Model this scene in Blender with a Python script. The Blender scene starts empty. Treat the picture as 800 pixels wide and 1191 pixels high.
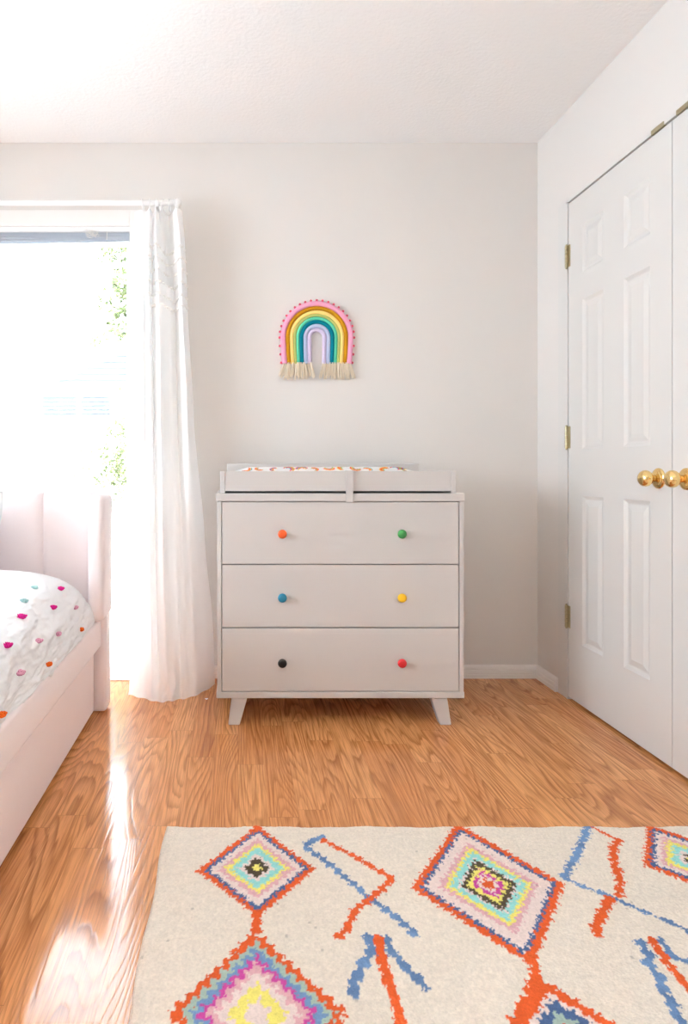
import bpy, bmesh, math, random
from mathutils import Vector, Matrix, noise
from mathutils.bvhtree import BVHTree
import numpy as np
random.seed(7)
PI = math.pi
F, VX, VY, CZ = 740.0, 277.0, 546.0, 0.95          # focal length in pixels, vanishing point, camera height
SC = bpy.context.scene
C = SC.collection

def lin(r, g, b):
    f = lambda c: (c/255/12.92) if c/255 <= .04045 else ((c/255+.055)/1.055)**2.4
    return (f(r), f(g), f(b), 1.0)

# ---------------------------------------------------------------- materials
def mat(name, col, rough=.5, spec=.5, metal=0, bump=None, sheen=0, coat=0):
    m = bpy.data.materials.new(name); m.use_nodes = True
    nt = m.node_tree; b = nt.nodes['Principled BSDF']
    b.inputs['Base Color'].default_value = col
    b.inputs['Roughness'].default_value = rough
    b.inputs['Specular IOR Level'].default_value = spec
    b.inputs['Metallic'].default_value = metal
    if sheen:
        b.inputs['Sheen Weight'].default_value = sheen
    if coat: b.inputs['Coat Weight'].default_value = coat
    if bump:
        sc, st, dist = bump[:3]
        tc = nt.nodes.new('ShaderNodeTexCoord'); n = nt.nodes.new('ShaderNodeTexNoise')
        n.inputs['Scale'].default_value = sc; n.inputs['Detail'].default_value = 4
        bp = nt.nodes.new('ShaderNodeBump'); bp.inputs['Strength'].default_value = st; bp.inputs['Distance'].default_value = dist
        nt.links.new(tc.outputs['Object'], n.inputs['Vector']); nt.links.new(n.outputs['Fac'], bp.inputs['Height'])
        nt.links.new(bp.outputs['Normal'], b.inputs['Normal'])
        if len(bump) > 3:      # gentle mottling of the colour itself
            mx = nt.nodes.new('ShaderNodeMixRGB'); mx.blend_type = 'MULTIPLY'; mx.inputs[0].default_value = bump[3]
            mx.inputs[1].default_value = col; nt.links.new(n.outputs['Fac'], mx.inputs[2])
            nt.links.new(mx.outputs[0], b.inputs['Base Color'])
    return m

M = {}
M['wall'] = mat('wall_paint', (.745, .718, .69, 1), .75, .2, bump=(160, .12, .002))
M['ceiling'] = mat('ceiling_paint', (.89, .885, .88, 1), .85, .1, bump=(70, .5, .004))
M['trim'] = mat('trim_paint', (.86, .84, .815, 1), .35, .4)
M['door'] = mat('door_paint', (.705, .69, .665, 1), .38, .4)
M['white_lacquer'] = mat('white_lacquer', (.61, .585, .57, 1), .35, .4)
M['dark_gap'] = mat('dark_inside', (.12, .1, .09, 1), .8)
M['brass'] = mat('polished_brass', (.86, .62, .27, 1), .16, .5, 1)
M['old_brass'] = mat('dull_brass', (.50, .44, .29, 1), .34, .5, 1)
M['velvet'] = mat('blush_velvet', (.93, .84, .845, 1), .8, .15, bump=(9, .15, .01), sheen=.35)
M['cotton'] = mat('white_cotton', (.86, .86, .87, 1), .85, .1, bump=(55, .35, .004))
M['pillow'] = mat('pillow_cotton', (.88, .88, .88, 1), .85, .1)
M['rod'] = mat('rod_white', (.88, .87, .86, 1), .3, .5)
M['frame'] = mat('window_vinyl', (.9, .9, .9, 1), .4, .4)
M['slat'] = mat('blind_slat', (.60, .66, .74, 1), .4, .4)
M['blind_white'] = mat('blind_rail', (.85, .86, .87, 1), .4, .4)
M['cord'] = mat('blind_cord', (.85, .84, .82, 1), .7)
M['pom'] = mat('curtain_pompom', (.93, .91, .88, 1), .9, .1)
M['tassel'] = mat('cream_yarn', lin(244, 232, 212), .9, .1, bump=(500, .4, .002))
for k, c in dict(magenta=(214, 40, 140), rose=(228, 165, 190), orange=(232, 105, 35), aqua=(165, 205, 205)).items():
    M['tuft_'+k] = mat('tuft_'+k, lin(*c), .9, .1, bump=(700, .6, .002))
for k, c in dict(orange=(238, 100, 42), green=(62, 150, 75), blue=(35, 135, 165), yellow=(240, 190, 25), black=(38, 34, 32), red=(208, 38, 45)).items():
    M['knob_'+k] = mat('knob_'+k, lin(*c), .35, .5)
ROPE = dict(lilac=(214, 200, 226), periwinkle=(188, 197, 224), teal=(8, 128, 148), mint=(98, 205, 170), olive=(188, 194, 116),
            yellow=(252, 222, 136), mustard=(196, 140, 28), pink=(240, 168, 198))
for k, c in ROPE.items():
    m = mat('rope_'+k, lin(*c), .85, .1)
    nt = m.node_tree; b = nt.nodes['Principled BSDF']
    tc = nt.nodes.new('ShaderNodeTexCoord'); w = nt.nodes.new('ShaderNodeTexNoise'); w.inputs['Scale'].default_value = 260
    bp = nt.nodes.new('ShaderNodeBump'); bp.inputs['Strength'].default_value = .6; bp.inputs['Distance'].default_value = .003
    nt.links.new(tc.outputs['Object'], w.inputs['Vector']); nt.links.new(w.outputs['Fac'], bp.inputs['Height']); nt.links.new(bp.outputs['Normal'], b.inputs['Normal'])
    M['rope_'+k] = m
M['rim_pom'] = mat('rim_pompom', lin(236, 100, 122), .9, .1)

# exterior
M['lawn'] = mat('lawn_and_patio', (.55, .54, .52, 1), .9, .1, bump=(6, .3, .02))
M['siding'] = mat('pale_siding', (.62, .64, .66, 1), .7, .2)
M['siding_grey'] = mat('grey_siding', (.075, .085, .095, 1), .7, .2)
M['roof'] = mat('roof_shingle', (.55, .56, .58, 1), .9, .1, bump=(20, .5, .02))
M['leaf'] = mat('leaf_green', (.062, .08, .03, 1), .6, .3)
M['leaf2'] = mat('leaf_pale', (.075, .085, .045, 1), .6, .3)
M['bark'] = mat('bark', (.2, .17, .14, 1), .9, .1)

def translucent_mat(name, col, trans, clear=0.0):
    m = bpy.data.materials.new(name); m.use_nodes = True; nt = m.node_tree; nt.nodes.clear()
    out = nt.nodes.new('ShaderNodeOutputMaterial'); d = nt.nodes.new('ShaderNodeBsdfDiffuse'); t = nt.nodes.new('ShaderNodeBsdfTranslucent')
    d.inputs[0].default_value = col; t.inputs[0].default_value = col
    mx = nt.nodes.new('ShaderNodeMixShader'); mx.inputs[0].default_value = trans
    nt.links.new(d.outputs[0], mx.inputs[1]); nt.links.new(t.outputs[0], mx.inputs[2])
    tc = nt.nodes.new('ShaderNodeTexCoord'); n = nt.nodes.new('ShaderNodeTexNoise'); n.inputs['Scale'].default_value = 300
    bp = nt.nodes.new('ShaderNodeBump'); bp.inputs['Strength'].default_value = .15; bp.inputs['Distance'].default_value = .001
    nt.links.new(tc.outputs['Object'], n.inputs['Vector']); nt.links.new(n.outputs['Fac'], bp.inputs['Height'])
    nt.links.new(bp.outputs['Normal'], d.inputs['Normal'])
    last = mx
    if clear:
        tr = nt.nodes.new('ShaderNodeBsdfTransparent'); m2 = nt.nodes.new('ShaderNodeMixShader'); m2.inputs[0].default_value = clear
        nt.links.new(mx.outputs[0], m2.inputs[1]); nt.links.new(tr.outputs[0], m2.inputs[2]); last = m2
    nt.links.new(last.outputs[0], out.inputs[0]); return m
M['curtain'] = translucent_mat('curtain_cotton', (.97, .965, .96, 1), .33, .0)

def glass_mat():
    m = bpy.data.materials.new('window_glass'); m.use_nodes = True; nt = m.node_tree; nt.nodes.clear()
    out = nt.nodes.new('ShaderNodeOutputMaterial'); t = nt.nodes.new('ShaderNodeBsdfTransparent'); g = nt.nodes.new('ShaderNodeBsdfGlossy')
    t.inputs[0].default_value = (.97, .985, .98, 1); g.inputs['Roughness'].default_value = .02
    fr = nt.nodes.new('ShaderNodeFresnel'); fr.inputs[0].default_value = 1.45
    mx = nt.nodes.new('ShaderNodeMixShader')
    nt.links.new(fr.outputs[0], mx.inputs[0]); nt.links.new(t.outputs[0], mx.inputs[1]); nt.links.new(g.outputs[0], mx.inputs[2])
    nt.links.new(mx.outputs[0], out.inputs[0]); return m
M['glass'] = glass_mat()

def attr_mat(name, attr, rough, bump):
    m = bpy.data.materials.new(name); m.use_nodes = True; nt = m.node_tree; b = nt.nodes['Principled BSDF']
    a = nt.nodes.new('ShaderNodeAttribute'); a.attribute_name = attr
    b.inputs['Roughness'].default_value = rough; b.inputs['Specular IOR Level'].default_value = .1
    tc = nt.nodes.new('ShaderNodeTexCoord'); n = nt.nodes.new('ShaderNodeTexNoise'); n.inputs['Scale'].default_value = bump[0]; n.inputs['Detail'].default_value = 3
    mx = nt.nodes.new('ShaderNodeMixRGB'); mx.blend_type = 'MULTIPLY'; mx.inputs[0].default_value = bump[2]
    rmp = nt.nodes.new('ShaderNodeMapRange'); rmp.inputs[1].default_value = .3; rmp.inputs[2].default_value = .7; rmp.inputs[3].default_value = .55; rmp.inputs[4].default_value = 1.15
    nt.links.new(tc.outputs['Object'], n.inputs['Vector']); nt.links.new(n.outputs['Fac'], rmp.inputs[0])
    nt.links.new(a.outputs['Color'], mx.inputs[1]); nt.links.new(rmp.outputs[0], mx.inputs[2]); nt.links.new(mx.outputs[0], b.inputs['Base Color'])
    bp = nt.nodes.new('ShaderNodeBump'); bp.inputs['Strength'].default_value = bump[1]; bp.inputs['Distance'].default_value = .006
    nt.links.new(n.outputs['Fac'], bp.inputs['Height']); nt.links.new(bp.outputs['Normal'], b.inputs['Normal'])
    return m
M['rug'] = attr_mat('rug_wool', 'pattern', .95, (230, .6, .22))
M['pad'] = attr_mat('pad_cotton', 'pattern', .85, (60, .1, .05))

def wood_mat():
    m = bpy.data.materials.new('oak_laminate'); m.use_nodes = True; nt = m.node_tree; b = nt.nodes['Principled BSDF']
    N = nt.nodes.new; L = nt.links.new
    def math_(op, a, bb=None):
        n = N('ShaderNodeMath'); n.operation = op
        for i, v in enumerate((a, bb)):
            if v is None: continue
            if isinstance(v, (int, float)): n.inputs[i].default_value = v
            else: L(v, n.inputs[i])
        return n.outputs[0]
    tc = N('ShaderNodeTexCoord'); sp = N('ShaderNodeSeparateXYZ'); L(tc.outputs['Object'], sp.inputs[0])
    x, y = sp.outputs[0], sp.outputs[1]
    W, LN = .083, .62
    ix = math_('FLOOR', math_('DIVIDE', x, W))
    wn = N('ShaderNodeTexWhiteNoise'); wn.noise_dimensions = '1D'; L(ix, wn.inputs['W'])
    yo = math_('ADD', y, math_('MULTIPLY', wn.outputs['Value'], 5.0))
    iy = math_('FLOOR', math_('DIVIDE', yo, LN))
    cb = N('ShaderNodeCombineXYZ'); L(ix, cb.inputs[0]); L(iy, cb.inputs[1])
    wr = N('ShaderNodeTexWhiteNoise'); wr.noise_dimensions = '3D'; L(cb.outputs[0], wr.inputs['Vector'])
    rnd = wr.outputs['Value']
    # seams
    fx = math_('FRACT', math_('DIVIDE', x, W)); fy = math_('FRACT', math_('DIVIDE', yo, LN))
    ex = math_('MINIMUM', fx, math_('SUBTRACT', 1.0, fx)); ey = math_('MINIMUM', fy, math_('SUBTRACT', 1.0, fy))
    sx = math_('LESS_THAN', ex, .007); sy = math_('LESS_THAN', ey, .0011)
    seam = math_('MAXIMUM', math_('MULTIPLY', sx, .55), sy)
    # cathedral figure: contour lines of a stretched field, different on every plank
    def field(kx, ky, zoff, detail=1.5, rough=.45):
        c = N('ShaderNodeCombineXYZ'); L(math_('MULTIPLY', math_('ADD', x, math_('MULTIPLY', rnd, 7.0)), kx), c.inputs[0])
        L(math_('MULTIPLY', math_('ADD', y, math_('MULTIPLY', rnd, 13.0)), ky), c.inputs[1]); L(math_('MULTIPLY', rnd, zoff), c.inputs[2])
        n = N('ShaderNodeTexNoise'); n.inputs['Scale'].default_value = 1; n.inputs['Detail'].default_value = detail; n.inputs['Roughness'].default_value = rough
        L(c.outputs[0], n.inputs['Vector']); return n.outputs['Fac']
    f1 = field(8.0, .85, 40.0, 1.0)
    f1b = math_('ADD', f1, math_('MULTIPLY', field(90, 5, 3.0, 2), .022))
    ring = math_('FRACT', math_('MULTIPLY', f1b, 24.0))
    rmp = N('ShaderNodeValToRGB'); cr = rmp.color_ramp
    cr.elements[0].position = 0; cr.elements[0].color = (1, 1, 1, 1)
    cr.elements[1].position = .45; cr.elements[1].color = (.12, .12, .12, 1)
    e = cr.elements.new(.85); e.color = (0, 0, 0, 1)
    e = cr.elements.new(1.0); e.color = (1, 1, 1, 1)
    L(ring, rmp.inputs[0])
    fine = field(260, 7.0, 5.0, 3, .6)
    finer = N('ShaderNodeMapRange'); finer.inputs[1].default_value = .42; finer.inputs[2].default_value = .68; L(fine, finer.inputs[0])
    mid = field(34, 1.2, 9.0, 2)
    def mixc(fac, a, c2, typ='MIX'):
        n = N('ShaderNodeMixRGB'); n.blend_type = typ
        if isinstance(fac, float): n.inputs[0].default_value = fac
        else: L(fac, n.inputs[0])
        for i, v in ((1, a), (2, c2)):
            if isinstance(v, tuple): n.inputs[i].default_value = v
            else: L(v, n.inputs[i])
        return n.outputs[0]
    base = mixc(rnd, WOOD_A, WOOD_B)
    base = mixc(math_('MULTIPLY', mid, .5), base, WOOD_C)
    col = mixc(math_('MULTIPLY', rmp.outputs[0], math_('ADD', math_('MULTIPLY', field(20, 2.2, 17.0), .9), .05)), base, WOOD_D)
    col = mixc(math_('MULTIPLY', finer.outputs[0], .5), col, WOOD_D)
    col = mixc(math_('MULTIPLY', seam, .45), col, (.10, .045, .02, 1))
    L(col, b.inputs['Base Color'])
    b.inputs['Roughness'].default_value = .21
    ra = math_('ADD', math_('MULTIPLY', finer.outputs[0], .05), .10); L(ra, b.inputs['Roughness'])
    b.inputs['Specular IOR Level'].default_value = .42
    hb = math_('SUBTRACT', math_('MULTIPLY', rmp.outputs[0], -.5), math_('MULTIPLY', seam, 1.0))
    bp = N('ShaderNodeBump'); bp.inputs['Strength'].default_value = .12; bp.inputs['Distance'].default_value = .0015
    L(hb, bp.inputs['Height']); L(bp.outputs['Normal'], b.inputs['Normal'])
    return m
WOOD_A, WOOD_B, WOOD_C, WOOD_D = (.60, .235, .082, 1), (.80, .38, .145, 1), (.86, .43, .17, 1), (.21, .06, .016, 1)
M['wood'] = wood_mat()

# ---------------------------------------------------------------- building helpers
ORG = {}
def root_of(o):
    while o.parent: o = o.parent
    return o
def link(name, me, m, parent=None, smooth=False, label=None, org=None):
    if parent is not None: org = ORG[root_of(parent).name]
    org = Vector(org or (0, 0, 0))
    me.transform(Matrix.Translation(-org))
    if m is not None:
        for mm in (m if isinstance(m, (list, tuple)) else [m]): me.materials.append(mm)
    if smooth:
        me.polygons.foreach_set('use_smooth', [True]*len(me.polygons))
    me.update()
    o = bpy.data.objects.new(name, me); C.objects.link(o)
    if parent is not None: o.parent = parent
    else: o.location = org; ORG[o.name] = org
    if label: o['label'] = label
    return o
def obj(name, bm, m, parent=None, smooth=False, label=None, org=None, autosmooth=None):
    me = bpy.data.meshes.new(name)
    bmesh.ops.recalc_face_normals(bm, faces=bm.faces)
    bm.to_mesh(me); bm.free()
    o = link(name, me, m, parent, smooth or autosmooth is not None, label, org)
    if autosmooth is not None:
        me.set_sharp_from_angle(angle=math.radians(autosmooth))
    return o
def thing(name, label, cat, loc, group=None):
    o = bpy.data.objects.new(name, None); C.objects.link(o); o.location = loc; o.empty_display_size = .1
    ORG[o.name] = Vector(loc); o['label'] = label; o['category'] = cat
    if group: o['group'] = group
    return o
def tag(o, label, cat, group=None, kind=None):
    o['label'] = label; o['category'] = cat
    if group: o['group'] = group
    if kind: o['kind'] = kind
    return o
def struct(o, label=None):
    o['kind'] = 'structure'
    if label: o['label'] = label
    return o
def box(bm, x0, x1, y0, y1, z0, z1, bevel=0, seg=2):
    b = bmesh.new()
    bmesh.ops.create_cube(b, size=1)
    bmesh.ops.scale(b, vec=(x1-x0, y1-y0, z1-z0), verts=b.verts)
    bmesh.ops.translate(b, vec=((x0+x1)/2, (y0+y1)/2, (z0+z1)/2), verts=b.verts)
    if bevel: bmesh.ops.bevel(b, geom=b.edges[:], offset=bevel, segments=seg, profile=.5, affect='EDGES')
    t = bpy.data.meshes.new('t'); b.to_mesh(t); b.free(); bm.from_mesh(t); bpy.data.meshes.remove(t)
    return bm
def nb(): return bmesh.new()
def cyl(bm, p, q, r, n=16, r2=None):
    p, q = Vector(p), Vector(q); d = q-p
    mt = Matrix.Translation((p+q)/2) @ d.to_track_quat('Z', 'Y').to_matrix().to_4x4()
    bmesh.ops.create_cone(bm, cap_ends=True, segments=n, radius1=r, radius2=r if r2 is None else r2, depth=d.length, matrix=mt)
def ball(bm, c, r, sub=2, sc=(1, 1, 1)):
    bmesh.ops.create_icosphere(bm, subdivisions=sub, radius=r, matrix=Matrix.Translation(c) @ Matrix.Diagonal((*sc, 1)))
def tube(bm, pts, r, n=8, closed=False, caps=True):
    pts = [Vector(p) for p in pts]; rings = []
    up = Vector((0, 1, .01)).normalized()
    for i, p in enumerate(pts):
        a = pts[max(i-1, 0)]; b = pts[min(i+1, len(pts)-1)]
        t = (b-a).normalized(); s = t.cross(up)
        if s.length < 1e-3: s = t.cross(Vector((1, 0, 0)))
        s.normalize(); u = s.cross(t)
        rr = r(i/(len(pts)-1)) if callable(r) else r
        rings.append([bm.verts.new(p + s*math.cos(2*PI*k/n)*rr + u*math.sin(2*PI*k/n)*rr) for k in range(n)])
    for i in range(len(rings)-1):
        for k in range(n): bm.faces.new((rings[i][k], rings[i][(k+1) % n], rings[i+1][(k+1) % n], rings[i+1][k]))
    if caps: bm.faces.new(rings[0][::-1]); bm.faces.new(rings[-1])
def lathe(bm, prof, origin, axis, n=32):
    """prof: list of (distance along axis, radius)"""
    axis = Vector(axis).normalized(); q = axis.to_track_quat('Z', 'Y'); rings = []
    for h, r in prof:
        rings.append([bm.verts.new(Vector(origin) + q @ Vector((math.cos(2*PI*k/n)*r, math.sin(2*PI*k/n)*r, h))) for k in range(n)])
    for i in range(len(rings)-1):
        for k in range(n): bm.faces.new((rings[i][k], rings[i][(k+1) % n], rings[i+1][(k+1) % n], rings[i+1][k]))
    bm.faces.new(rings[0][::-1]); bm.faces.new(rings[-1])
def extrude_profile(bm, prof, p0, p1, out):
    """prof: (offset from wall, z) swept from p0 to p1; out = unit vector away from the wall"""
    p0, p1, out = Vector(p0), Vector(p1), Vector(out); A, B = [], []
    for d, z in prof:
        A.append(bm.verts.new(p0 + out*d + Vector((0, 0, z)))); B.append(bm.verts.new(p1 + out*d + Vector((0, 0, z))))
    n = len(prof)
    for i in range(n): bm.faces.new((A[i], A[(i+1) % n], B[(i+1) % n], B[i]))
    bm.faces.new(A[::-1]); bm.faces.new(B)
def catmull(P, t):
    n = len(P)-1; f = min(max(t, 0), 1)*n; i = min(int(f), n-1); u = f-i
    p0, p1, p2, p3 = P[max(i-1, 0)], P[i], P[i+1], P[min(i+2, n)]
    return tuple(.5*(2*b + (c-a)*u + (2*a-5*b+4*c-d)*u*u + (3*b-a-3*c+d)*u**3) for a, b, c, d in zip(p0, p1, p2, p3))
def sm(t): t = min(max(t, 0), 1); return t*t*(3-2*t)

# ---------------------------------------------------------------- the room
XR, YB, H = 1.365, 2.902, 2.44
XL, YR = -2.75, -1.75
b = nb(); box(b, XL-.14, XR+.14, YR-.14, YB+.14, -.12, 0); struct(obj('floor', b, M['wood']))
b = nb(); box(b, XL-.3, XR+.8, YR-.3, YB+.3, H, H+.16); struct(obj('ceiling', b, M['ceiling']))
OX0, OX1, OZ = -2.32, -.49, 2.06                     # the patio door opening
WT = .14
b = nb()
box(b, XL-WT, OX0, YB, YB+WT, 0, H); box(b, OX1, XR+.8, YB, YB+WT, 0, H); box(b, OX0, OX1, YB, YB+WT, OZ, H)
struct(obj('wall_back', b, M['wall']))
CY0, CY1, CZT = 1.37, 2.63, 2.052                    # the closet opening
b = nb()
box(b, XR, XR+.12, CY1+.012, YB, 0, H); box(b, XR, XR+.12, YR, CY0-.012, 0, H); box(b, XR, XR+.12, CY0-.012, CY1+.012, CZT+.012, H)
struct(obj('wall_right', b, M['wall']))
b = nb(); box(b, XR+.6, XR+.66, YR, YB, 0, H); box(b, XR+.12, XR+.6, CY1+.1, CY1+.14, 0, H); box(b, XR+.12, XR+.6, CY0-.14, CY0-.1, 0, H)
box(b, XR+.121, XR+.6, CY0-.1, CY1+.1, -.02, -.001)
struct(obj('wall_closet', b, M['wall']))
LW = (.2, 1.9, .9, 2.15)                            # added fill window in the left wall: y0, y1, z0, z1
b = nb()
box(b, XL-WT, XL, YR, LW[0], 0, H); box(b, XL-WT, XL, LW[1], YB, 0, H); box(b, XL-WT, XL, LW[0], LW[1], 0, LW[2]); box(b, XL-WT, XL, LW[0], LW[1], LW[3], H)
struct(obj('wall_left', b, M['wall']))
b = nb(); box(b, XL-WT, XR+.8, YR-WT, YR, 0, H); struct(obj('wall_rear', b, M['wall']))

# baseboards with two reeded grooves
prof = [(0, 0), (.013, 0), (.013, .016), (.0105, .019), (.013, .022), (.013, .036), (.0105, .039), (.012, .042), (.010, .052), (.006, .058), (.0, .060)]
b = nb(); extrude_profile(b, prof, (OX1+.075, YB, 0), (XR, YB, 0), (0, -1, 0)); struct(obj('baseboard_back', b, M['trim']))
b = nb(); extrude_profile(b, prof, (XR, YB, 0), (XR, CY1+.085, 0), (-1, 0, 0)); extrude_profile(b, prof, (XR, CY0-.085, 0), (XR, YR, 0), (-1, 0, 0))
struct(obj('baseboard_right', b, M['trim']))
b = nb(); extrude_profile(b, prof, (XL, YR, 0), (XL, YB, 0), (1, 0, 0)); struct(obj('baseboard_left', b, M['trim']))

# closet casing: flat narrow boards around the opening, and its jamb
b = nb()
for y0, y1 in ((CY1+.012, CY1+.082), (CY0-.082, CY0-.012)): box(b, XR-.0018, XR+.01, y0, y1, 0, CZT+.012, .0008)
for y0, y1 in ((CY1+.002, CY1+.012), (CY0-.012, CY0-.002)): box(b, XR-.0035, XR+.12, y0, y1, 0, CZT+.012, .0008)
box(b, XR-.0035, XR+.12, CY0-.012, CY1+.012, CZT+.0005, CZT+.0115, .0008)
casing = struct(obj('trim_1', b, M['door']))
b = nb()
for y0, y1 in ((2.035, 2.095), (1.905, 1.975)): box(b, XR-.007, XR+.012, y0, y1, CZT-.004, CZT+.012, .001)
obj('roller_catch', b, M['old_brass'], casing, label='two brass roller catches in the closet header')

# ---------------------------------------------------------------- closet doors
def door(name, y0, y1, hinge_at, knob_y):
    """six-panel slab; panels are recessed with a bevel and a raised field"""
    X0 = XR-.001; dep = .035; z0, z1 = .012, 2.046
    th = y1-y0
    a = .105; pw = (th-2*a-.13)/2 if False else .145
    cols = [(y0+a, y0+a+pw), (y1-a-pw, y1-a)]
    rows = [(.25, .845), (1.03, 1.625), (1.73, 1.92)]
    ys = sorted({y0, y1, *[v for c in cols for v in c]}); zs = sorted({z0, z1, *[v for r in rows for v in r]})
    b = nb(); V = {}
    def v(y, z, d=0):
        k = (round(y, 5), round(z, 5), round(d, 5))
        if k not in V: V[k] = b.verts.new((X0+d, y, z))
        return V[k]
    for i in range(len(ys)-1):
        for j in range(len(zs)-1):
            ya, yb, za, zb = ys[i], ys[i+1], zs[j], zs[j+1]
            if (ya, yb) in cols and (za, zb) in rows:
                levels = [(0, 0), (.004, .002), (.012, .006), (.018, .0068), (.036, .0028), (.040, .002)]
                for (m0, d0), (m1, d1) in zip(levels, levels[1:]):
                    P = [v(ya+m0, za+m0, d0), v(yb-m0, za+m0, d0), v(yb-m0, zb-m0, d0), v(ya+m0, zb-m0, d0)]
                    Q = [v(ya+m1, za+m1, d1), v(yb-m1, za+m1, d1), v(yb-m1, zb-m1, d1), v(ya+m1, zb-m1, d1)]
                    for k in range(4): b.faces.new((P[k], P[(k+1) % 4], Q[(k+1) % 4], Q[k]))
                b.faces.new(Q)
            else: b.faces.new((v(ya, za), v(yb, za), v(yb, zb), v(ya, zb)))
    # sides and back
    bd = [e for e in b.edges if e.is_boundary]
    r = bmesh.ops.extrude_edge_only(b, edges=bd)
    nv = [g for g in r['geom'] if isinstance(g, bmesh.types.BMVert)]
    bmesh.ops.translate(b, vec=(dep, 0, 0), verts=nv)
    bmesh.ops.contextual_create(b, geom=[e for e in b.edges if e.is_boundary])
    d = struct(obj(name, b, M['door'], org=(XR, (y0+y1)/2, z0)))
    for zc in (1.83, 1.082, .343):                 # hinges
        s = 1 if hinge_at == y1 else -1
        h = nb()
        ya, yb = sorted((hinge_at-s*.016, hinge_at+s*.022))
        box(h, XR-.0035, XR-.0015, ya, yb, zc-.045, zc+.045)
        yc = hinge_at+s*.006
        for k in range(5):
            cyl(h, (XR-.007, yc, zc-.045+k*.018+.0008), (XR-.007, yc, zc-.045+(k+1)*.018-.0008), .0062, 12)
        ball(h, (XR-.007, yc, zc+.047), .0045, 2); ball(h, (XR-.007, yc, zc-.047), .0045, 2)
        obj('hinge', h, M['old_brass'], d, autosmooth=40, label='dull brass butt hinge')
    k = nb()
    lathe(k, [(0, .033), (.003, .0335), (.006, .031), (.008, .026), (.0085, .024), (.011, .0235), (.013, .020), (.014, .014)], (X0, knob_y, .921), (-1, 0, 0), 40)
    ros = obj('rosette', k, M['brass'], d, autosmooth=35)
    k = nb()
    lathe(k, [(.012, .0115), (.02, .0105), (.025, .011), (.028, .0165), (.032, .0215), (.037, .0252), (.043, .0268), (.049, .0262), (.055, .0232), (.060, .0175), (.0625, .010), (.0632, .003)], (X0, knob_y, .921), (-1, 0, 0), 40)
    obj('knob', k, M['brass'], d, smooth=True, label='round polished brass knob')
    return d
door('door_1', 2.0015, CY1-.002, CY1-.002, 2.063)
door('door_2', CY0+.002, 1.9985, CY0+.002, 1.935)

# ---------------------------------------------------------------- patio door in the back wall
b = nb()
yf0, yf1 = YB+.05, YB+.13
box(b, OX0, OX1, yf0, yf1, OZ-.05, OZ, .003); box(b, OX0, OX1, yf0, yf1, 0, .035, .003)
for x0, x1 in ((OX0, OX0+.05), (OX1-.028, OX1), (-1.44, -1.36)): box(b, x0, x1, yf0, yf1, .035, OZ-.05, .003)
win = struct(obj('window_1', b, M['frame']))
b = nb(); box(b, OX0+.05, -1.44, yf0+.035, yf0+.041, .035, OZ-.05); box(b, -1.36, OX1-.028, yf0+.035, yf0+.041, .035, OZ-.05)
obj('glass_pane', b, M['glass'], win)
b = nb(); box(b, OX0, OX1, YB-.04, YB+.05, 0.0005, .010, .003); obj('threshold', b, M['frame'], win)
b = nb()
box(b, OX1-.004, OX1+.07, YB-.012, YB+.001, 0, OZ+.07, .003); box(b, OX0-.07, OX0+.004, YB-.012, YB+.001, 0, OZ+.07, .003)
box(b, OX0+.004, OX1-.004, YB-.012, YB+.001, OZ-.004, OZ+.07, .003)
struct(obj('trim_2', b, M['trim']))
# window added in the left wall, out of the frame, as fill light
b = nb(); y0, y1, z0, z1 = LW
for q in ((y0, y0+.05, z0, z1), (y1-.05, y1, z0, z1), ((y0+y1)/2-.03, (y0+y1)/2+.03, z0, z1), (y0, y1, z0, z0+.05), (y0, y1, z1-.05, z1)):
    box(b, XL-.10, XL-.03, q[0], q[1], q[2], q[3])
w2 = struct(obj('fill_window', b, M['frame']))
b = nb(); box(b, XL-.067, XL-.063, y0+.04, y1-.04, z0+.04, z1-.04); obj('glass_pane', b, M['glass'], w2)
b = nb(); box(b, XL-.001, XL+.014, y0-.07, y0, z0-.07, z1+.07, .002); box(b, XL-.001, XL+.014, y1, y1+.07, z0-.07, z1+.07, .002)
box(b, XL-.001, XL+.014, y0, y1, z1, z1+.07, .002); box(b, XL-.001, XL+.03, y0, y1, z0-.07, z0, .002)
struct(obj('trim_3', b, M['trim']))

# ---------------------------------------------------------------- blind, raised into a stack under the head of the opening
bl = thing('venetian_blind', 'grey-blue slatted blind raised into a sagging stack at the top of the patio door', 'blind', (-1.4, YB+.02, 2.03))
b = nb(); box(b, OX0+.006, OX1-.004, YB-.004, YB+.044, 2.032, 2.056, .002); obj('head_rail', b, M['blind_white'], bl)
xa, xb = OX0+.012, OX1-.008
for k in range(8):
    zt = 2.028-k*.0046
    b = nb(); nseg = 24; top = []; sag = .0021*k
    for i in range(nseg+1):
        u = i/nseg; x = xa+(xb-xa)*u; z = zt - sag*math.sin(PI*min(1, (1-u)*1.05))**.8 if u < 1 else zt
        y0 = YB-.004+(.002 if k % 2 else 0)
        top.append([b.verts.new((x, y0, z)), b.verts.new((x, y0+.024, z+.0016)), b.verts.new((x, y0+.048, z)), b.verts.new((x, y0+.048, z-.0028)), b.verts.new((x, y0, z-.0028))])
    for i in range(nseg):
        for j in range(5): b.faces.new((top[i][j], top[i][(j+1) % 5], top[i+1][(j+1) % 5], top[i+1][j]))
    b.faces.new(top[0]); b.faces.new(top[-1][::-1])
    if k == 7:
        bmesh.ops.translate(b, vec=(0, 0, -.003), verts=b.verts); obj('bottom_rail', b, M['slat'], bl)
    else: obj('slat', b, M['slat'], bl)
def at(px, py, Y): return Vector(((px-VX)/F*Y, Y, CZ-(py-VY)*Y/F))
b = nb(); tube(b, [at(124, 266, 2.892), at(124.3, 272, 2.892), at(124, 279, 2.892)], .0016, 6); obj('ladder_cord', b, M['cord'], bl)
b = nb(); pts = []
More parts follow.
